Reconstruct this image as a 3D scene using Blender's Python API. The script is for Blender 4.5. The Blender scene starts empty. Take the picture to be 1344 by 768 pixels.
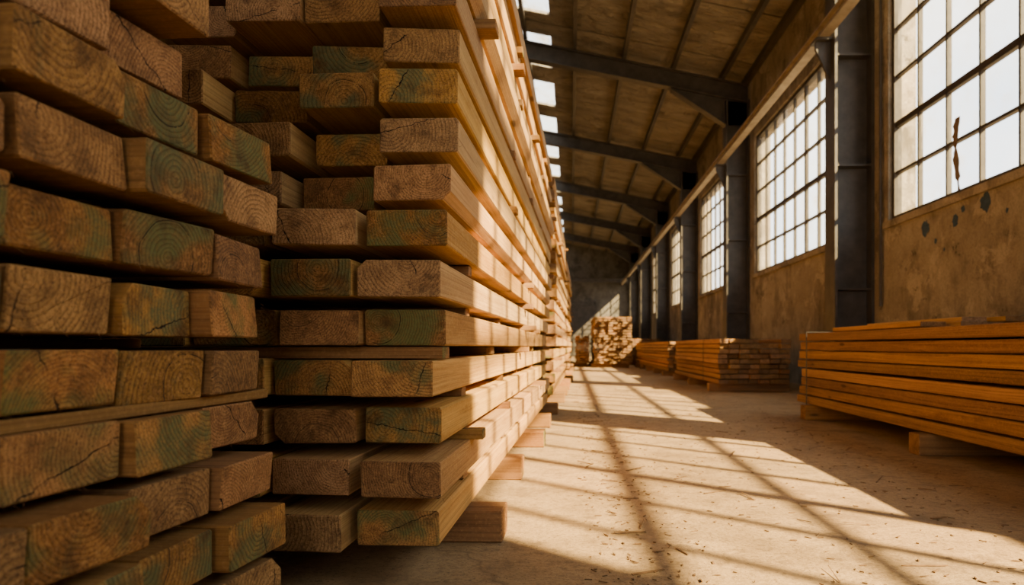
import bpy, math, random
from mathutils import Vector, Matrix
random.seed(7)
R = random.uniform
K = 1.12
CAMH = 0.56

# ------------------------------------------------------------------ builder
class MB:
    def __init__(s):
        s.v=[]; s.f=[]; s.m=[]; s.bc=[]; s.rn=[]
    def add(s, vs, fs, mat=0, bc=None, rn=None):
        o=len(s.v)
        s.v += [tuple(v) for v in vs]
        for i,f in enumerate(fs):
            s.f.append([o+k for k in f])
            s.m.append(mat[i] if isinstance(mat,(list,tuple)) else mat)
        s.bc += bc if bc else [tuple(v) for v in vs]
        s.rn += [rn or (0.5,0.5,0.5,1)]*len(vs)
    def box(s,x0,x1,y0,y1,z0,z1,mat=0,rn=None):
        vs=[(x,y,z) for z in (z0,z1) for y in (y0,y1) for x in (x0,x1)]
        fs=[(0,2,3,1),(4,5,7,6),(0,1,5,4),(2,6,7,3),(0,4,6,2),(1,3,7,5)]
        s.add(vs,fs,mat,None,rn)
    def prism_y(s,prof,y0,y1,mat=0):
        n=len(prof)
        vs=[(x,y0,z) for x,z in prof]+[(x,y1,z) for x,z in prof]
        fs=[list(range(n)),list(range(2*n-1,n-1,-1))]
        for i in range(n):
            j=(i+1)%n
            fs.append((i,i+n,j+n,j))
        s.add(vs,fs,mat)
    def board(s,org,L,W,H,length,w,h,ch=0.004,wane=None,bow=0.0,shear=(0,0),green=None,pith=None,mats=(0,1)):
        """org = centre of the near end face; L,W,H orthonormal directions"""
        cs=[ch*R(0.6,1.4) for _ in range(4)]
        if wane is not None: cs[wane]=R(0.014,0.028)
        a,b=w/2,h/2
        def ring(ins):
            c=[]
            sg=[(1,1),(-1,1),(-1,-1),(1,-1)]
            for i,(sx,sz) in enumerate(sg):
                k=cs[i]
                p1=(sx*(a-ins),sz*(b-max(k,ins)))
                p2=(sx*(a-max(k,ins)),sz*(b-ins))
                if i%2==0: c+= [p1,p2]
                else: c+= [p2,p1]
            return c
        e=ch*0.7
        nm=4
        ts=[(0,e),(e,0)]+[(length*(i+1)/(nm+1),0) for i in range(nm)]+[(length-e,0),(length,e)]
        vs=[];bc=[]
        lo=R(0,50); pw,ph=pith if pith else (R(-.09,.09),R(-.07,.06))
        bw=R(-1,1)*bow; bh=R(-.4,.4)*bow
        for ti,(t,ins) in enumerate(ts):
            for (p,q) in ring(ins):
                if ti==0: p+=R(-.0012,.0012); q+=R(-.0012,.0012)
                sh=shear[0]*p+shear[1]*q
                k=math.sin(math.pi*t/length)
                P=org+L*(t+sh*(1-t/length))+W*(p+bw*k)+H*(q+bh*k)
                vs.append(P); bc.append((lo+t,p+pw,q+ph))
        fs=[];ms=[]
        n=len(ts)
        fs.append(list(range(7,-1,-1)));ms.append(mats[1])
        fs.append([8*(n-1)+i for i in range(8)]);ms.append(mats[1])
        for k in range(n-1):
            for i in range(8):
                j=(i+1)%8
                fs.append((8*k+i,8*k+j,8*(k+1)+j,8*(k+1)+i))
                ms.append(mats[1] if k in (0,n-2) else mats[0])
        rn=(random.random(),green if green is not None else random.random(),random.random(),1)
        s.add(vs,fs,ms,bc,rn)
        return cs
    def splinters(s,org,L,W,H,w,h,n):
        for _ in range(n):
            side=random.random()
            if side<0.6: p,q=R(-w/2,w/2),-h/2+0.002
            elif side<0.8: p,q=R(-w/2,w/2),h/2-0.002
            else: p,q=w/2-0.002,R(-h/2,h/2)
            P=org+W*p+H*q+L*0.003
            d=(-L*R(.3,1)+W*R(-.8,.8)+H*R(-1,.3)).normalized()
            ln=R(.004,.016); t=R(.0002,.0005)
            mid=P+d*ln*.5+H*R(-.002,.002)
            vs=[P+W*t,P-W*t,P+H*t,mid+W*t*.7,mid-W*t*.7,mid+H*t*.7,P+d*ln]
            fs=[(0,1,4,3),(1,2,5,4),(2,0,3,5),(3,4,6),(4,5,6),(5,3,6)]
            s.add(vs,fs,1,[(0.3,.2,.2)]*7,(0.95,0,0.5,1))
    def obj(s,name,mats,fix=True):
        me=bpy.data.meshes.new(name)
        me.from_pydata(s.v,[],s.f)
        for m in mats: me.materials.append(m)
        me.polygons.foreach_set('material_index',s.m)
        a=me.attributes.new('bc','FLOAT_VECTOR','POINT')
        a.data.foreach_set('vector',[c for p in s.bc for c in p])
        b=me.attributes.new('rnd','FLOAT_COLOR','POINT')
        b.data.foreach_set('color',[c for p in s.rn for c in p])
        me.update()
        if fix:
            import bmesh
            bm=bmesh.new(); bm.from_mesh(me)
            bmesh.ops.recalc_face_normals(bm,faces=bm.faces)
            bm.to_mesh(me); bm.free()
        o=bpy.data.objects.new(name,me)
        bpy.context.scene.collection.objects.link(o)
        return o

# ------------------------------------------------------------------ materials
class NT:
    def __init__(s,name):
        s.mat=bpy.data.materials.new(name); s.mat.use_nodes=True
        s.t=s.mat.node_tree; s.t.nodes.clear()
        s.out=s.t.nodes.new('ShaderNodeOutputMaterial')
        s.b=s.t.nodes.new('ShaderNodeBsdfPrincipled')
        s.t.links.new(s.b.outputs[0],s.out.inputs[0])
    def l(s,a,b): s.t.links.new(a,b)
    def setin(s,inp,v):
        if isinstance(v,bpy.types.NodeSocket): s.l(v,inp)
        elif v is not None: inp.default_value=v
    def math(s,op,a,b=None,c=None,clamp=False):
        n=s.t.nodes.new('ShaderNodeMath'); n.operation=op; n.use_clamp=clamp
        for i,v in enumerate((a,b,c)): s.setin(n.inputs[i],v) if v is not None else None
        return n.outputs[0]
    def noise(s,vec,scale,detail=4,rough=.55,dist=0,col=False):
        n=s.t.nodes.new('ShaderNodeTexNoise')
        if vec is not None: s.l(vec,n.inputs['Vector'])
        n.inputs['Scale'].default_value=scale; n.inputs['Detail'].default_value=detail
        n.inputs['Roughness'].default_value=rough; n.inputs['Distortion'].default_value=dist
        return n.outputs['Color' if col else 'Fac']
    def attr(s,name):
        n=s.t.nodes.new('ShaderNodeAttribute'); n.attribute_name=name; return n.outputs
    def vmul(s,vec,xyz):
        n=s.t.nodes.new('ShaderNodeVectorMath'); n.operation='MULTIPLY'
        s.l(vec,n.inputs[0]); n.inputs[1].default_value=xyz; return n.outputs[0]
    def sep(s,vec):
        n=s.t.nodes.new('ShaderNodeSeparateXYZ'); s.l(vec,n.inputs[0]); return n.outputs
    def ramp(s,fac,stops):
        n=s.t.nodes.new('ShaderNodeValToRGB'); s.l(fac,n.inputs[0])
        cr=n.color_ramp
        while len(cr.elements)<len(stops): cr.elements.new(.5)
        for e,(p,c) in zip(cr.elements,stops):
            e.position=p
            e.color=(c,c,c,1) if isinstance(c,(int,float)) else (*c,1)
        return n.outputs[0]
    def mix(s,fac,a,b,mode='MIX'):
        n=s.t.nodes.new('ShaderNodeMix'); n.data_type='RGBA'; n.blend_type=mode
        s.setin(n.inputs[0],fac)
        for i,v in ((6,a),(7,b)):
            if isinstance(v,tuple): n.inputs[i].default_value=(*v,1)
            else: s.l(v,n.inputs[i])
        return n.outputs[2]
    def bump(s,h,strength=.3,dist=.01):
        n=s.t.nodes.new('ShaderNodeBump'); s.l(h,n.inputs['Height'])
        n.inputs['Strength'].default_value=strength; n.inputs['Distance'].default_value=dist
        s.l(n.outputs[0],s.b.inputs['Normal'])
    def fin(s,col,rough=.8,metal=0,spec=.3):
        s.setin(s.b.inputs['Base Color'],col if not isinstance(col,tuple) else (*col,1))
        s.setin(s.b.inputs['Roughness'],rough); s.b.inputs['Metallic'].default_value=metal
        s.b.inputs['Specular IOR Level'].default_value=spec
        return s.mat
    def obj(s):
        n=s.t.nodes.new('ShaderNodeTexCoord'); return n.outputs['Object']

def wood(name,dark,light,ends,green=0.0,ring=.0075,vlo=.65,vhi=1.25,ringmix=.8):
    m=NT(name)
    bc=m.attr('bc')['Vector']; rn=m.sep(m.attr('rnd')['Color'])
    r1,r2,r3=rn[0],rn[1],rn[2]
    x,y,z=m.sep(bc)[0:3]
    warp=m.noise(m.vmul(bc,(.8,9,9)),1.0,2)
    warp2=m.noise(m.vmul(bc,(.8,60,60)),1.0,2)
    r=m.math('SQRT',m.math('ADD',m.math('MULTIPLY',y,y),m.math('MULTIPLY',z,z)))
    r=m.math('ADD',r,m.math('MULTIPLY',warp,.03 if ends else .05))
    r=m.math('ADD',r,m.math('MULTIPLY',warp2,.004))
    rsp=m.math('MULTIPLY_ADD',r3,ring*.6,ring*.7)
    ph=m.math('FRACT',m.math('DIVIDE',r,rsp))
    rg=m.ramp(ph,[(0,0.0),(.45,.2),(.85,1.0),(1.0,0.0)])
    fade=m.ramp(m.noise(bc,14,4,.6),[(.32,.3),(.58,1)])
    fine=m.noise(m.vmul(bc,(1.5,420,420) if not ends else (1,260,260)),1.0,4,.75)
    mid=m.noise(m.vmul(bc,(.9,22,22)),1.0,5,.7)
    col=m.mix(m.math('MULTIPLY',m.math('MULTIPLY',rg,ringmix),fade),light,dark)
    col=m.mix(m.ramp(mid,[(.41,0),(.73,.72)]),col,dark)
    hs=m.t.nodes.new('ShaderNodeHueSaturation')
    m.l(col,hs.inputs['Color'])
    m.l(m.math('MULTIPLY_ADD',r1,vhi-vlo,vlo),hs.inputs['Value'])
    m.l(m.math('MULTIPLY_ADD',r3,.014,.494),hs.inputs['Hue'])
    m.l(m.math('MULTIPLY_ADD',r2,.18,.94),hs.inputs['Saturation'])
    col=hs.outputs[0]
    spk=m.noise(m.vmul(bc,(120,120,120)),1.0,3,.7)
    col=m.mix(m.ramp(spk,[(.5,0),(.75,.4)]),col,tuple(min(1,c*1.4) for c in light))
    col=m.mix(m.ramp(fine,[(.34,.8 if ends else .5),(.52,0)]),col,tuple(c*.35 for c in dark))
    h=m.math('ADD',m.math('MULTIPLY',fine,.8 if ends else .5),m.math('MULTIPLY',rg,.35))
    h=m.math('ADD',h,m.math('MULTIPLY',spk,.5))
    if ends:
        g=m.noise(bc,7.0,3,.6)
        gm=m.math('MULTIPLY',m.ramp(g,[(.46,0),(.57,1)]),m.ramp(r2,[(.55,0),(.60,1)]))
        gm=m.math('MULTIPLY',gm,m.ramp(spk,[(.3,.5),(.6,1)]))
        gm=m.math('MULTIPLY',gm,green)
        gcol=m.mix(m.math('MULTIPLY',rg,.6),m.mix(r3,(.12,.135,.036),(.08,.11,.05)),(.033,.040,.014))
        col=m.mix(gm,col,gcol)
        ang=m.math('MULTIPLY',r3,6.28)
        nz=m.noise(bc,45,3)
        d=m.math('ADD',m.math('MULTIPLY',y,m.math('COSINE',ang)),m.math('MULTIPLY',z,m.math('SINE',ang)))
        d=m.math('ABSOLUTE',m.math('ADD',d,m.math('MULTIPLY_ADD',nz,.02,-.01)))
        ck=m.ramp(m.math('MULTIPLY',d,400),[(.2,1),(.55,0)])
        ck=m.math('MULTIPLY',ck,m.ramp(r1,[(.35,0),(.4,1)]))
        ck=m.math('MULTIPLY',ck,m.ramp(g,[(.44,0),(.5,1)]))
        col=m.mix(ck,col,(.01,.006,.004))
        h=m.math('SUBTRACT',h,m.math('MULTIPLY',ck,2.5))
        sk=m.ramp(m.math('MULTIPLY',m.math('ABSOLUTE',m.math('SUBTRACT',r,.07)),500),[(.2,1),(.6,0)])
        sk=m.math('MULTIPLY',sk,m.ramp(r1,[(.0,1),(.3,1),(.33,0)]))
        sk=m.math('MULTIPLY',sk,m.ramp(mid,[(.45,0),(.5,1)]))
        col=m.mix(sk,col,(.01,.006,.004))
        sm=m.noise(bc,16,4,.65)
        col=m.mix(m.ramp(sm,[(.52,0),(.72,.75)]),col,tuple(c*.4 for c in dark))
    else:
        vo=m.t.nodes.new('ShaderNodeTexVoronoi'); vo.inputs['Scale'].default_value=1
        m.l(m.vmul(bc,(2.3,9,9)),vo.inputs['Vector'])
        kn=m.ramp(vo.outputs['Distance'],[(.07,1),(.13,0)])
        col=m.mix(m.math('MULTIPLY',kn,.8),col,tuple(c*.3 for c in dark))
    m.bump(h,.85 if ends else .35,.0025)
    return m.fin(col,.85,0,.2)

W_end  = wood('weathered_end_grain',(.135,.060,.020),(.46,.238,.088),True,.85,ring=.0075,vlo=.58,vhi=1.15,ringmix=.82)
W_side = wood('sawn_softwood_side',(.30,.148,.044),(.55,.33,.12),False,ring=.012,vlo=.75,vhi=1.1,ringmix=.6)
W_dside= wood('weathered_side',(.15,.070,.026),(.31,.163,.063),False,ring=.012,vlo=.7,vhi=1.1,ringmix=.55)
W_oside= wood('orange_pine_side',(.145,.066,.025),(.38,.20,.080),False,ring=.014,vlo=.6,vhi=1.2,ringmix=.65)
W_oend = wood('orange_pine_end',(.11,.055,.024),(.34,.195,.09),True,0.0,ring=.008)

def concrete(name,c1,c2,c3,scale=1.0,bump=.4,streak=False):
    m=NT(name); o=m.obj()
    a=m.noise(o,.7*scale,6,.62); b=m.noise(o,4*scale,5,.65); f=m.noise(o,60*scale,4,.7)
    col=m.mix(m.ramp(a,[(.38,0),(.62,1)]),c1,c2)
    col=m.mix(m.ramp(b,[(.48,0),(.72,.75)]),col,c3)
    if streak:
        s=m.noise(m.vmul(o,(1.4,1.4,.8)),1.2,6,.7)
        col=m.mix(m.ramp(s,[(.47,0),(.66,.8)]),col,tuple(c*.45 for c in c3))
        s2=m.noise(o,2.6,6,.75,.5)
        col=m.mix(m.ramp(s2,[(.54,0),(.60,.6)]),col,tuple(c*1.25 for c in c1))
        s3=m.noise(o,3.7,6,.8,.3)
        col=m.mix(m.ramp(s3,[(.60,0),(.65,.8)]),col,tuple(c*.35 for c in c3))
    col=m.mix(m.ramp(f,[(.35,.35),(.55,0)]),col,tuple(c*.5 for c in c3))
    h=m.math('ADD',m.math('MULTIPLY',b,.8),m.math('MULTIPLY',f,.35))
    m.bump(h,bump,.012)
    return m,col
m,col=concrete('dusty_concrete_floor',(.32,.21,.102),(.385,.26,.128),(.23,.148,.070),1.0,.8)
o=m.obj()
vo=m.t.nodes.new('ShaderNodeTexVoronoi'); vo.feature='DISTANCE_TO_EDGE'; vo.inputs['Scale'].default_value=.45
wn=m.noise(o,2.5,4,.6,col=True)
vm=m.t.nodes.new('ShaderNodeVectorMath'); vm.operation='ADD'; m.l(o,vm.inputs[0]); m.l(m.vmul(wn,(.5,.5,.5)),vm.inputs[1])
m.l(vm.outputs[0],vo.inputs['Vector'])
col=m.mix(m.ramp(vo.outputs[0],[(.0,.5),(.005,0)]),col,(.09,.06,.035))
st=m.noise(o,1.4,5,.7)
col=m.mix(m.ramp(st,[(.53,0),(.68,.65)]),col,(.13,.082,.043))
st=m.noise(o,7,5,.75)
col=m.mix(m.ramp(st,[(.50,0),(.66,.6)]),col,(.16,.102,.050))
st=m.noise(o,28,4,.75)
col=m.mix(m.ramp(st,[(.52,0),(.66,.5)]),col,(.14,.09,.046))
pb=m.noise(o,130,2,.6)
col=m.mix(m.ramp(pb,[(.61,0),(.68,.8)]),col,(.08,.052,.03))
M_floor=m.fin(col,.82,0,.3)
m,col=concrete('stained_plaster',(.38,.325,.25),(.29,.245,.185),(.18,.147,.108),.9,.5,True)
M_wall=m.fin(col,.9,0,.2)
m,col=concrete('grey_block_wall',(.16,.145,.125),(.12,.108,.09),(.08,.07,.058),.8,.3,True)
M_gwall=m.fin(col,.9,0,.2)

m=NT('roof_lining'); o=m.obj()
a=m.noise(m.vmul(o,(1.2,2.5,1)),1.0,5,.6); b=m.noise(m.vmul(o,(2.5,5,1)),1.0,4,.65,1.0)
col=m.mix(m.ramp(a,[(.35,0),(.65,1)]),(.34,.29,.225),(.21,.175,.13))
st=m.noise(o,2.2,5,.7)
col=m.mix(m.ramp(st,[(.52,0),(.7,.6)]),col,(.13,.105,.078))
fy=m.math('FRACT',m.math('DIVIDE',m.sep(o)[1],1.8))
seam=m.ramp(fy,[(0,1),(.012,0),(.988,0),(1,1)])
col=m.mix(m.math('MULTIPLY',seam,.6),col,(.05,.04,.03))
h=m.math('SUBTRACT',m.math('ADD',a,m.math('MULTIPLY',b,1.1)),m.math('MULTIPLY',seam,.6))
m.bump(h,1.0,.22); M_roof=m.fin(col,.85)

def simple(name,c,rough=.6,metal=0,var=.5,scale=6):
    m=NT(name); n=m.noise(m.obj(),scale,5,.65)
    col=m.mix(m.ramp(n,[(.35,0),(.7,1)]),c,tuple(k*var for k in c))
    m.bump(n,.15,.01)
    return m.fin(col,rough,metal,.3)
M_steel=simple('painted_dark_steel',(.085,.074,.064),.45,0,.5)
M_rail=simple('galvanised_rail',(.40,.34,.26),.5,.2,.6)
M_frame=simple('window_steel',(.06,.048,.036),.6,0,.5,12)
M_cable=simple('strap_black',(.03,.026,.024),.5)
M_blue=simple('faded_blue_paint',(.05,.09,.14),.8,0,.6,30)
M_sack=simple('brown_sacking',(.24,.16,.09),.9,0,.5,20)
M_chip=simple('chip_wood',(.22,.125,.055),.9,0,.35,40)
M_gravel=simple('yard_ground',(.30,.25,.19),.95)

m=NT('dirty_window_glass')
t=m.t; t.nodes.remove(m.b)
tr=t.nodes.new('ShaderNodeBsdfTransparent'); tr.inputs[0].default_value=(.95,.98,1,1)
tl=t.nodes.new('ShaderNodeBsdfTranslucent'); tl.inputs[0].default_value=(.50,.46,.40,1)
df=t.nodes.new('ShaderNodeBsdfDiffuse'); df.inputs[0].default_value=(.22,.17,.12,1)
mx=t.nodes.new('ShaderNodeMixShader'); mx.inputs[0].default_value=.45
t.links.new(tl.outputs[0],mx.inputs[1]); t.links.new(df.outputs[0],mx.inputs[2])
o=m.obj()
n1=m.noise(o,1.3,6,.7,.4); n2=m.noise(o,9,4,.7)
fac=m.math('ADD',m.ramp(n1,[(.50,.03),(.72,.65)]),m.math('MULTIPLY',m.ramp(n2,[(.5,0),(.8,1)]),.35),clamp=True)
mm=t.nodes.new('ShaderNodeMixShader'); t.links.new(fac,mm.inputs[0])
t.links.new(tr.outputs[0],mm.inputs[1]); t.links.new(mx.outputs[0],mm.inputs[2])
gl=t.nodes.new('ShaderNodeBsdfGlossy'); gl.inputs['Roughness'].default_value=.05
m2=t.nodes.new('ShaderNodeMixShader'); m2.inputs[0].default_value=.04
t.links.new(mm.outputs[0],m2.inputs[1]); t.links.new(gl.outputs[0],m2.inputs[2])
t.links.new(m2.outputs[0],m.out.inputs[0])
M_glass=m.mat

# ------------------------------------------------------------------ room shell
WX=3.05*K; LX=-9.4; Y0=-8.2; Y1=35*K
SILL=1.7*K; TOP=4.0*K; TOPH=4.85*K  # last head height raised, out of view, to let sun up the stack
def roofz(x):
    e=5.75
    return e+.2*(WX-x) if x>-3 else e+.2*(WX+3)-.2*(-3-x)
b=MB(); b.box(LX-.3,WX+.3,Y0-.3,Y1+.3,-.08,0); b.obj('floor',[M_floor])
b=MB(); b.box(-60,90,-40,140,-.2,-.12); b.obj('ground',[M_gravel])

cols=[(2.2+4.8*i)*K for i in range(7)]
wins=[]
wins.append((-6.9,-3.45,TOPH))  # added window behind the camera, unseen, for fill light and bounce
wins.append((-1.5,cols[0]-.30,TOPH))  # added unseen window; its span aims sun at stack sides, off board ends
for i in range(6):
    wins.append((cols[i]+.24,cols[i+1]-.48,TOPH if i==0 else TOP))
wins.append((cols[6]+.24,Y1-.6,TOP))
b=MB()
b.box(WX,WX+.3,Y0,Y1,0,SILL)
y=Y0
for (a,c,tp) in wins:
    b.box(WX,WX+.3,y,a,SILL,roofz(WX)+.02)
    b.box(WX,WX+.3,a,c,tp,roofz(WX)+.02)
    y=c
b.box(WX,WX+.3,y,Y1,SILL,roofz(WX)+.02)
b.obj('wall_right',[M_wall])
b=MB(); b.box(LX-.3,LX,Y0,Y1,0,roofz(LX)+.02); b.obj('wall_left',[M_gwall])
b=MB()
b.prism_y([(LX,0),(WX,0),(WX,roofz(WX)),(-3,roofz(-3)),(LX,roofz(LX))],Y1,Y1+.3); b.obj('wall_back',[M_gwall])
b=MB()
b.prism_y([(LX,0),(-4.2,0),(-4.2,4.9),(2.4,4.9),(2.4,0),(WX,0),(WX,roofz(WX)),(-3,roofz(-3)),(LX,roofz(LX))],Y0-.3,Y0)  # unseen doorway added behind the camera so sky light reaches the board ends
b.obj('wall_front',[M_gwall])

b=MB()
for (a,c,tp) in wins: b.box(WX-.04,WX-.001,a-.05,c+.05,SILL-.07,SILL)
b.obj('trim_1',[M_wall])

for wi,(a,c,tp) in enumerate(wins):
    b=MB(); X=WX+.08; d=.045
    ww=c-a; hh=tp-SILL
    nx=max(2,round(ww/.52)); ny=max(3,round((TOP-SILL)/.515)); ph=(TOP-SILL)/ny
    rows=round(hh/ph)
    f=.055
    b.box(X-.04,X+.04,a,c,SILL,SILL+f); b.box(X-.04,X+.04,a,c,tp-f,tp)
    b.box(X-.04,X+.04,a,a+f,SILL+f,tp-f); b.box(X-.04,X+.04,c-f,c,SILL+f,tp-f)
    for i in range(1,nx):
        yy=a+ww*i/nx; t=.034 if (nx>4 and i==nx//2) else .014
        b.box(X-d/2,X+d/2,yy-t,yy+t,SILL+f,tp-f)
    for j in range(1,rows):
        zz=SILL+ph*j; t=.032 if j==2 else .014
        if zz>tp-.1: continue
        b.box(X-d/2-.002,X+d/2+.002,a+f,c-f,zz-t,zz+t)
    rr=random.Random(wi*5+3)
    for i in range(nx):
        for j in range(rows):
            if rr.random()<.12: continue
            y0=a+ww*i/nx; y1=a+ww*(i+1)/nx
            z0=SILL+ph*j; z1=min(tp,z0+ph)
            b.add([(X,y0,z0),(X,y1,z0),(X,y1,z1),(X,y0,z1)],[(0,1,2,3)],1)
    if wi==2:   # torn, dirt-stiffened film still stuck to the inside of the bars
        rs=random.Random(4); n=22; vs=[]
        for i in range(n+1):
            u=i/n; zc=2.62-.66*u; wd=.018+.030*abs(math.sin(u*6.3+.6))*(1-.35*u)+rs.uniform(-.008,.012)
            for s_ in (-1,1):
                vs.append((X-.030-.004*math.sin(u*9+s_),6.13+s_*wd+.035*math.sin(u*4)+rs.uniform(-.01,.01),zc))
        b.add(vs,[(2*i,2*i+1,2*i+3,2*i+2) for i in range(n)],2)
    b.obj('window_%d'%(wi+1),[M_frame,M_glass,M_sack])

for cy in [cols[0]-4.8*K]+cols:
    b=MB(); x0=2.65*K; x1=WX-.001; z1=5.30
    b.box(x0,x0+.03,cy-.15,cy+.15,0,z1)
    b.box(x1-.03,x1,cy-.15,cy+.15,0,z1)
    b.box(x0+.03,x1-.03,cy-.012,cy+.012,0,z1)
    b.box(x0-.05,x1,cy-.19,cy+.19,0,.03)
    for sz in (1.2,2.6,3.85): b.box(x0+.03,x1-.03,cy-.14,cy+.14,sz,sz+.02)
    b.prism_y([(x0,3.60),(x0,4.05),(x0-.17,4.05),(x0-.17,3.97)],cy-.02,cy+.02)
    b.box(x0-.19,x0,cy-.1,cy+.1,4.05,4.072)
    b.obj('steel_column',[M_steel])
b=MB(); rx=2.65*K-.10
b.box(rx-.06,rx+.06,Y0+.2,Y1-.1,4.075,4.09); b.box(rx-.06,rx+.06,Y0+.2,Y1-.1,4.19,4.205)
b.box(rx-.01,rx+.01,Y0+.2,Y1-.1,4.09,4.19); b.obj('crane_rail',[M_rail])

PUR=.15
for cy in [cols[0]-4.8*K]+cols:
    b=MB(); dp=.32
    def band(zt,zb,hw):
        for xa,xb in ((WX-.001,-3.0),(-3.0,LX+.001)):
            b.prism_y([(xa,roofz(xa)-zt),(xb,roofz(xb)-zt),(xb,roofz(xb)-zb),(xa,roofz(xa)-zb)],cy-hw,cy+hw)
    band(PUR,PUR+.025,.10); band(PUR+.025,PUR+dp,.012); band(PUR+dp,PUR+dp+.025,.10)
    for sx,sg in ((WX-.002,-1),(LX+.002,1)):
        e=roofz(sx)-PUR-dp-.025
        b.prism_y([(sx,e),(sx+sg*1.5,roofz(sx+sg*1.5)-PUR-dp-.025),(sx+sg*.42,e-.42),(sx,e-.42)],cy-.012,cy+.012)
        b.prism_y([(sx+sg*1.5,roofz(sx+sg*1.5)-PUR-dp-.03),(sx+sg*.42,e-.42),(sx+sg*.42,e-.45),(sx+sg*1.5,roofz(sx+sg*1.5)-PUR-dp-.06)],cy-.1,cy+.1)
    b.obj('roof_rafter',[M_steel])
b=MB()
x=WX-.5
while x>LX+.3:
    z=roofz(x); b.box(x-.035,x+.035,Y0+.01,Y1-.01,z-PUR+.008,z-.012); x-=.95
b.box(WX-.1,WX-.002,Y0+.01,Y1-.01,roofz(WX)-.15,roofz(WX)-.02)
b.obj('roof_purlins',[M_steel])
b=MB()
def deck(xa,xb,y0,y1,mat=0,th=.05):
    b.prism_y([(xa,roofz(xa)),(xb,roofz(xb)),(xb,roofz(xb)+th),(xa,roofz(xa)+th)],y0,y1,mat)
deck(WX+.5,-.40,Y0-.4,Y1+.4); deck(-1.7,-3,Y0-.4,Y1+.4); deck(-3.0,LX-.5,Y0-.4,Y1+.4)
y=Y0-.4; yy=8.4
while yy<Y1-2:
    deck(-.40,-1.7,y,yy); deck(-.42,-1.68,yy,yy+1.5,1,.01); y=yy+1.5; yy+=2.35
deck(-.40,-1.7,y,Y1+.4)
b.obj('ceiling',[M_roof,M_glass])
def tube(name,pts,r,mat):
    cu=bpy.data.curves.new(name,'CURVE'); cu.dimensions='3D'; cu.bevel_depth=r; cu.bevel_resolution=2
    for P in pts:
        sp=cu.splines.new('POLY'); sp.points.add(len(P)-1)
        for p,q in zip(sp.points,P): p.co=(*q,1)
    cu.materials.append(mat); o=bpy.data.objects.new(name,cu); bpy.context.scene.collection.objects.link(o); return o
tube('wall_conduit',[[(WX-.03,cols[1]-.36,1.0),(WX-.03,cols[1]-.36,5.2)]],.016,M_steel)
b=MB(); b.box(LX+.01,WX-.01,Y1-.6,Y1-.4,4.2,4.4); b.box(LX+.01,WX-.01,Y1-.62,Y1-.38,4.4,4.42); b.obj('tie_beam',[M_steel])
b=MB(); dy=Y1-.02
b.box(-.9,1.3,dy-.06,dy,0.005,3.0)
for i in range(12): b.box(-.9,1.3,dy-.09,dy-.06,.05+i*.25,.2+i*.25)
b.box(-1.02,-.9,dy-.1,dy,0.005,3.1); b.box(1.3,1.42,dy-.1,dy,0.005,3.1); b.box(-1.02,1.42,dy-.1,dy,3.0,3.14)
b.obj('door_1',[M_steel])

b=MB()
for (py,pz,rr_) in ((6.59,1.70,.095),(6.07,1.68,.065),(5.95,1.76,.04),(5.62,1.75,.10),(5.35,1.63,.025),(6.4,1.55,.03),(6.25,1.45,.02)):
    n=18; vs=[(WX-.003,py,pz)]+[(WX-.003,py+math.cos(6.283*i/n)*rr_*R(.7,1.2)*.8,pz+math.sin(6.283*i/n)*rr_*R(.75,1.3)*.8) for i in range(n)]
    b.add(vs,[(0,1+i,1+(i+1)%n) for i in range(n)],0)
b.obj('wall_paint_marks',[M_blue])

# ------------------------------------------------------------------ timber stacks
UP=Vector((0,0,1))
def rotv(deg):
    a=math.radians(deg); return Vector((math.sin(a),math.cos(a),0)),Vector((math.cos(a),-math.sin(a),0))

def aisle_stack(name,x_right,y0,length,ang,rows,ncol,w,h,pitch,z0,sides,ends,seed,fancy=False,shifts=None,stag=.05):
    random.seed(seed)
    L,Wd=rotv(ang); org=Vector((x_right,y0,0)); b=MB()
    for k in range(rows):
        zc=z0+h/2+k*pitch
        sx=R(-.014,.014)+(shifts(k) if shifts else 0)
        rz=R(-.03,.03)
        if fancy and k<2: rz=-.05
        for c in range(ncol):
            off=rz+R(0,stag)
            if fancy and k>=7: off+= (.03+R(0,.15)) if c>0 else R(-.03,.06)
            p=org+Wd*(-(c+.5)*(w+.006)+sx+R(-.006,.006)+(R(-.018,.014) if c==0 else 0))+L*off
            p.z=zc+R(-.002,.002)
            ln=length-off+R(-.12,.0)
            wn=random.choice([0,1,2,3]) if random.random()<.25 else None
            hh=h-R(0,.006)
            Lr=(L+Wd*R(-.0025,.0025)).normalized()
            b.board(p,Lr,Wd,UP,ln,w-R(.004,.014),hh,.004,wn,bow=.008,shear=(R(-.09,.09),R(-.08,.08)))
            if fancy: b.splinters(p,L,Wd,UP,w,h,12)
        if k<rows-1:
            st=pitch-h
            n=max(3,int(length/.85))
            for i in range(n):
                first=.42+R(-.06,.1)
                if fancy and k in (3,): first=.10
                t=first+i*(length-first-.3)/(n-1)
                pr=R(-.06,.02) if not (fancy and k==3 and i==0) else .0
                if random.random()<.12: pr=R(.03,.05)
                q=org+L*t+Wd*(pr+sx); q.z=zc+h/2+st/2
                b.board(q,-Wd,L,UP,ncol*w+pr+.02,R(.05,.085),st-.001,.002,mats=(2,1))  # gap shade put into the colour: stickers get the darker wood
    for i in range(5):
        t=.42+i*(length-.62)/4
        q=org+L*t+Wd*(R(.06,.10)); q.z=z0/2
        b.board(q,-Wd,L,UP,ncol*w+.1,.13,z0,.005,mats=(2,1))
    return b.obj(name,[sides,ends,W_dside])

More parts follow.
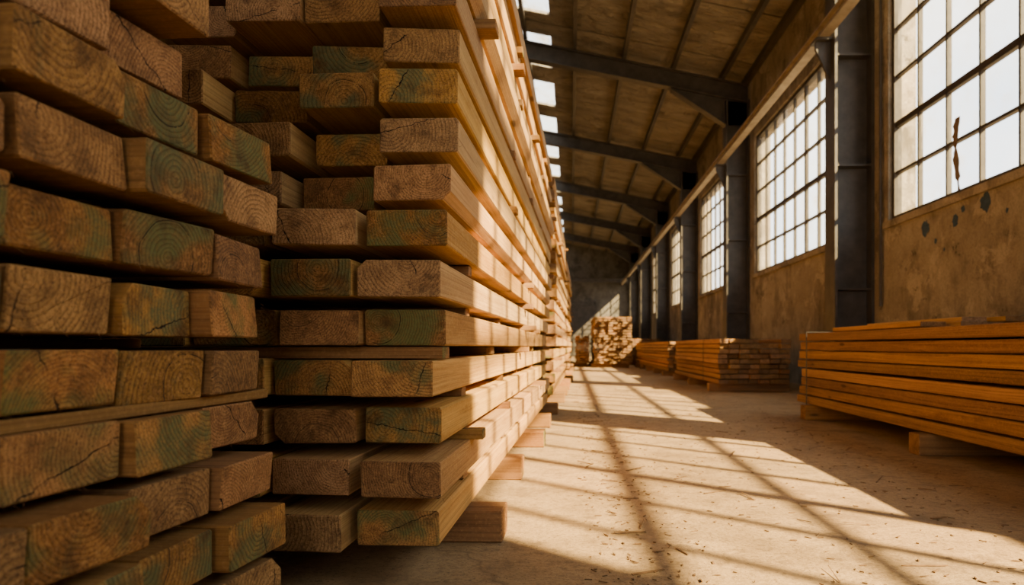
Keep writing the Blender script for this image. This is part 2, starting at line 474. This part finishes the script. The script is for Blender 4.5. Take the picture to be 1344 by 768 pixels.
def sh(k): 
    if k>=12: return .03
    if k>=8: return .018+.01*math.sin(k*2)
    return 0.0
aisle_stack('timber_stack',-.30,1.59,4.3,1.37,17,5,.2,.088,.1175,.09,W_side,W_end,11,True,sh,.06)
aisle_stack('timber_stack',-.145,6.45,4.6,1.0,18,5,.2,.088,.1165,.10,W_side,W_end,12)
aisle_stack('timber_stack',-.075,11.6,4.6,.8,17,5,.2,.088,.1165,.10,W_side,W_end,13)
aisle_stack('timber_stack',-.05,16.8,4.8,.3,15,5,.2,.088,.1165,.10,W_side,W_end,14)

random.seed(21)
b=MB()
fd=Vector((math.sin(math.radians(4)),math.cos(math.radians(4)),0))
Ld=Vector((-math.cos(math.radians(4)),math.sin(math.radians(4)),0))
A=Vector((-.636,.765,0)); bw=.187; bh=.080; pt=.099; zb=.080
for k in range(14):
    zc=zb+bh/2+k*pt
    prot=[.045,.034,.022,.004,-.004,-.012,.0,.014,-.010,-.03,.0,-.015,.01,0][k]
    for c in range(-2,3):
        if c==2 and zc>.95: continue
        off=-prot+R(-.022,.026)
        p=A+fd*((c+.5)*(bw+.003)+R(-.004,.004))+Ld*off; p.z=zc+R(-.003,.003)
        b.board(p,Ld,fd,UP,2.1+R(-.1,.05)-off,bw-R(.004,.014),bh-R(0,.007),.0035,random.choice([0,1,2,3]) if random.random()<.2 else None,bow=.004,shear=(R(-.12,.12),R(-.1,.1)))
        b.splinters(p,Ld,fd,UP,bw,bh,24)
    if k<13:
        st=pt-bh
        far=3 if zc<.85 else 2
        for i,t in enumerate((.30,.8,1.4,1.95)):
            pr=R(-.03,.0)
            tt=t+R(-.03,.03)
            if k==3 and i==0: pr=.035; tt=.045
            q=A+fd*(far*(bw+.003)+pr-.0)+Ld*tt; q.z=zc+bh/2+st/2
            b.board(q,-fd,Ld,UP,(far+2)*bw+.02,.06,st-.001,.002)
for t in (.25,.8,1.4,1.95):
    q=A+fd*(3*bw+.01)+Ld*t; q.z=zb/2
    b.board(q,-fd,Ld,UP,5*bw,.1,zb,.004)
b.obj('timber_stack',[W_dside,W_end])

def side_stack(name,x0,x1,y0,y1,z0,z1,w,h,sides,ends,seed,jit=.04,gap=.004,strap=(),loose=False):
    random.seed(seed); b=MB(); L=Vector((0,1,0)); Wd=Vector((1,0,0))
    n=int((x1-x0)/w); rows=round((z1-z0)/h)
    for k in range(rows):
        zc=z0+h*(k+.5)
        for c in range(n):
            if k==rows-1 and random.random()<.12 and c>0: continue
            off=R(0,jit); xj=R(-.020,.026) if c==0 else 0
            p=Vector((x0+w*(c+.5)+xj,y0+off,zc))
            b.board(p,L,Wd,UP,y1-y0-off-R(0,jit*2),w-.006,h-gap-R(0,.007),.004,bow=.012 if c==0 else .002,shear=(R(-.04,.04),0))
    m=max(3,int((y1-y0)/1.1))
    for i in range(m):
        yy=y0+.35+i*(y1-y0-.7)/(m-1)
        b.board(Vector((x0-.07,yy,z0/2)),Wd,L,UP,x1-x0+.02,.11,z0,.005,mats=(4,1))
    for yy in strap:
        b.box(x0-.028,x0-.024,yy-.008,yy+.008,z0,z1+.002,2); b.box(x0-.028,x0+n*w,yy-.008,yy+.008,z1,z1+.004,2)
    if loose:
        for i,(x,y,l,z) in enumerate(((2.12,4.0,1.35,.692),(2.3,3.9,1.5,.692),(2.5,4.05,1.5,.692),(2.7,4.0,1.5,.692),(2.42,4.1,1.3,.724),(2.62,4.0,1.45,.724))):
            b.board(Vector((x,y,z)),Vector((R(-.01,.01),1,0)).normalized(),Vector((1,0,0)),UP,l,.15,.03,.003,mats=(3,1))
    return b.obj(name,[sides,ends,M_cable,W_side,W_dside])
side_stack('plank_stack',1.85,2.92,1.5,5.6,.11,.67,.15,.070,W_oside,W_oend,31,.05,.006,(5.3,),True)
side_stack('plank_stack',1.80,2.80,8.3,11.9,.10,.66,.125,.062,W_oside,W_oend,32,.10,.006,(9.2,))
side_stack('plank_stack',1.80,2.80,12.7,19.0,.10,.66,.125,.062,W_oside,W_oend,33,.10,.006)
side_stack('plank_stack',.60,1.60,18.0,21.5,.10,1.36,.125,.07,W_side,W_oend,34,.16,.014)
side_stack('plank_stack',.12,.50,18.6,21.0,.10,.85,.125,.07,W_side,W_oend,35,.12,.012)
side_stack('plank_stack',1.80,2.80,20.5,27.0,.10,.80,.125,.07,W_oside,W_oend,36,.1,.012)

random.seed(9); b=MB()
for i in range(1800):
    y=1.2+(random.random()**1.7)*9; x=R(.05,1.7) if y>1.5 else R(-.25,1.2)
    if random.random()<.3 and y>1.6: x=R(.04,.3)
    big=random.random()
    ln=R(.004,.022) if big<.93 else R(.04,.12); w=R(.0015,.006) if big<.97 else R(.006,.014); a=R(0,6.28)
    d=Vector((math.cos(a),math.sin(a),R(0,.12))).normalized(); s=Vector((-math.sin(a),math.cos(a),0)); P=Vector((x,y,.001))
    t=R(.001,.003)
    q=[P-s*w/2,P+s*w/2,P+s*w/2*.6+d*ln,P-s*w/2*.6+d*ln]
    vs=q+[v+UP*t for v in q]
    b.add(vs,[(3,2,1,0),(4,5,6,7),(0,1,5,4),(1,2,6,5),(2,3,7,6),(3,0,4,7)],0)
b.obj('wood_debris',[M_chip])

# ------------------------------------------------------------------ world and lights
w=bpy.data.worlds.new('sky'); bpy.context.scene.world=w; w.use_nodes=True
t=w.node_tree; t.nodes.clear()
out=t.nodes.new('ShaderNodeOutputWorld'); bg=t.nodes.new('ShaderNodeBackground')
tc=t.nodes.new('ShaderNodeTexCoord'); nz=t.nodes.new('ShaderNodeTexNoise'); nz.inputs['Scale'].default_value=4; nz.inputs['Detail'].default_value=6
t.links.new(tc.outputs['Generated'],nz.inputs['Vector'])
cr=t.nodes.new('ShaderNodeValToRGB'); cr.color_ramp.elements[0].position=.4; cr.color_ramp.elements[1].position=.62
cr.color_ramp.elements[0].color=(.72,.77,.82,1); cr.color_ramp.elements[1].color=(1,.94,.83,1)
t.links.new(nz.outputs[0],cr.inputs[0]); t.links.new(cr.outputs[0],bg.inputs[0]); bg.inputs[1].default_value=4.5
t.links.new(bg.outputs[0],out.inputs[0])
sun=bpy.data.lights.new('sun','SUN'); sun.energy=48; sun.color=(1,.735,.35); sun.angle=.014
so=bpy.data.objects.new('sun',sun); so.rotation_euler=Vector((-1,.9,-.9)).to_track_quat('-Z','Y').to_euler(); so.location=(12,-8,12)
bpy.context.scene.collection.objects.link(so)
def portal(loc,dirv,sx,sy):
    l=bpy.data.lights.new('sky_portal','AREA'); l.shape='RECTANGLE'; l.size=sx; l.size_y=sy; l.cycles.is_portal=True
    o=bpy.data.objects.new('sky_portal',l); o.location=loc; o.rotation_euler=Vector(dirv).to_track_quat('-Z','Z').to_euler()
    bpy.context.scene.collection.objects.link(o)
for (a,c,tp) in wins[:5]:
    portal((WX+.32,(a+c)/2,(SILL+tp)/2),(-1,0,0),c-a,tp-SILL)
portal((-.9,Y0-.35,2.45),(0,1,0),6.6,4.9)
portal((-1.05,24,roofz(-1.05)+.3),(0,0,-1),1.3,31)

cam=bpy.data.cameras.new('camera'); co=bpy.data.objects.new('camera',cam); bpy.context.scene.collection.objects.link(co)
co.location=(0,0,CAMH); co.rotation_euler=(math.radians(90),0,0)
cam.sensor_width=36; cam.lens=24; cam.shift_x=-78/1344; cam.shift_y=71/1344; cam.clip_start=.05
cam.dof.use_dof=True; cam.dof.focus_distance=1.75; cam.dof.aperture_fstop=4.0
bpy.context.scene.camera=co
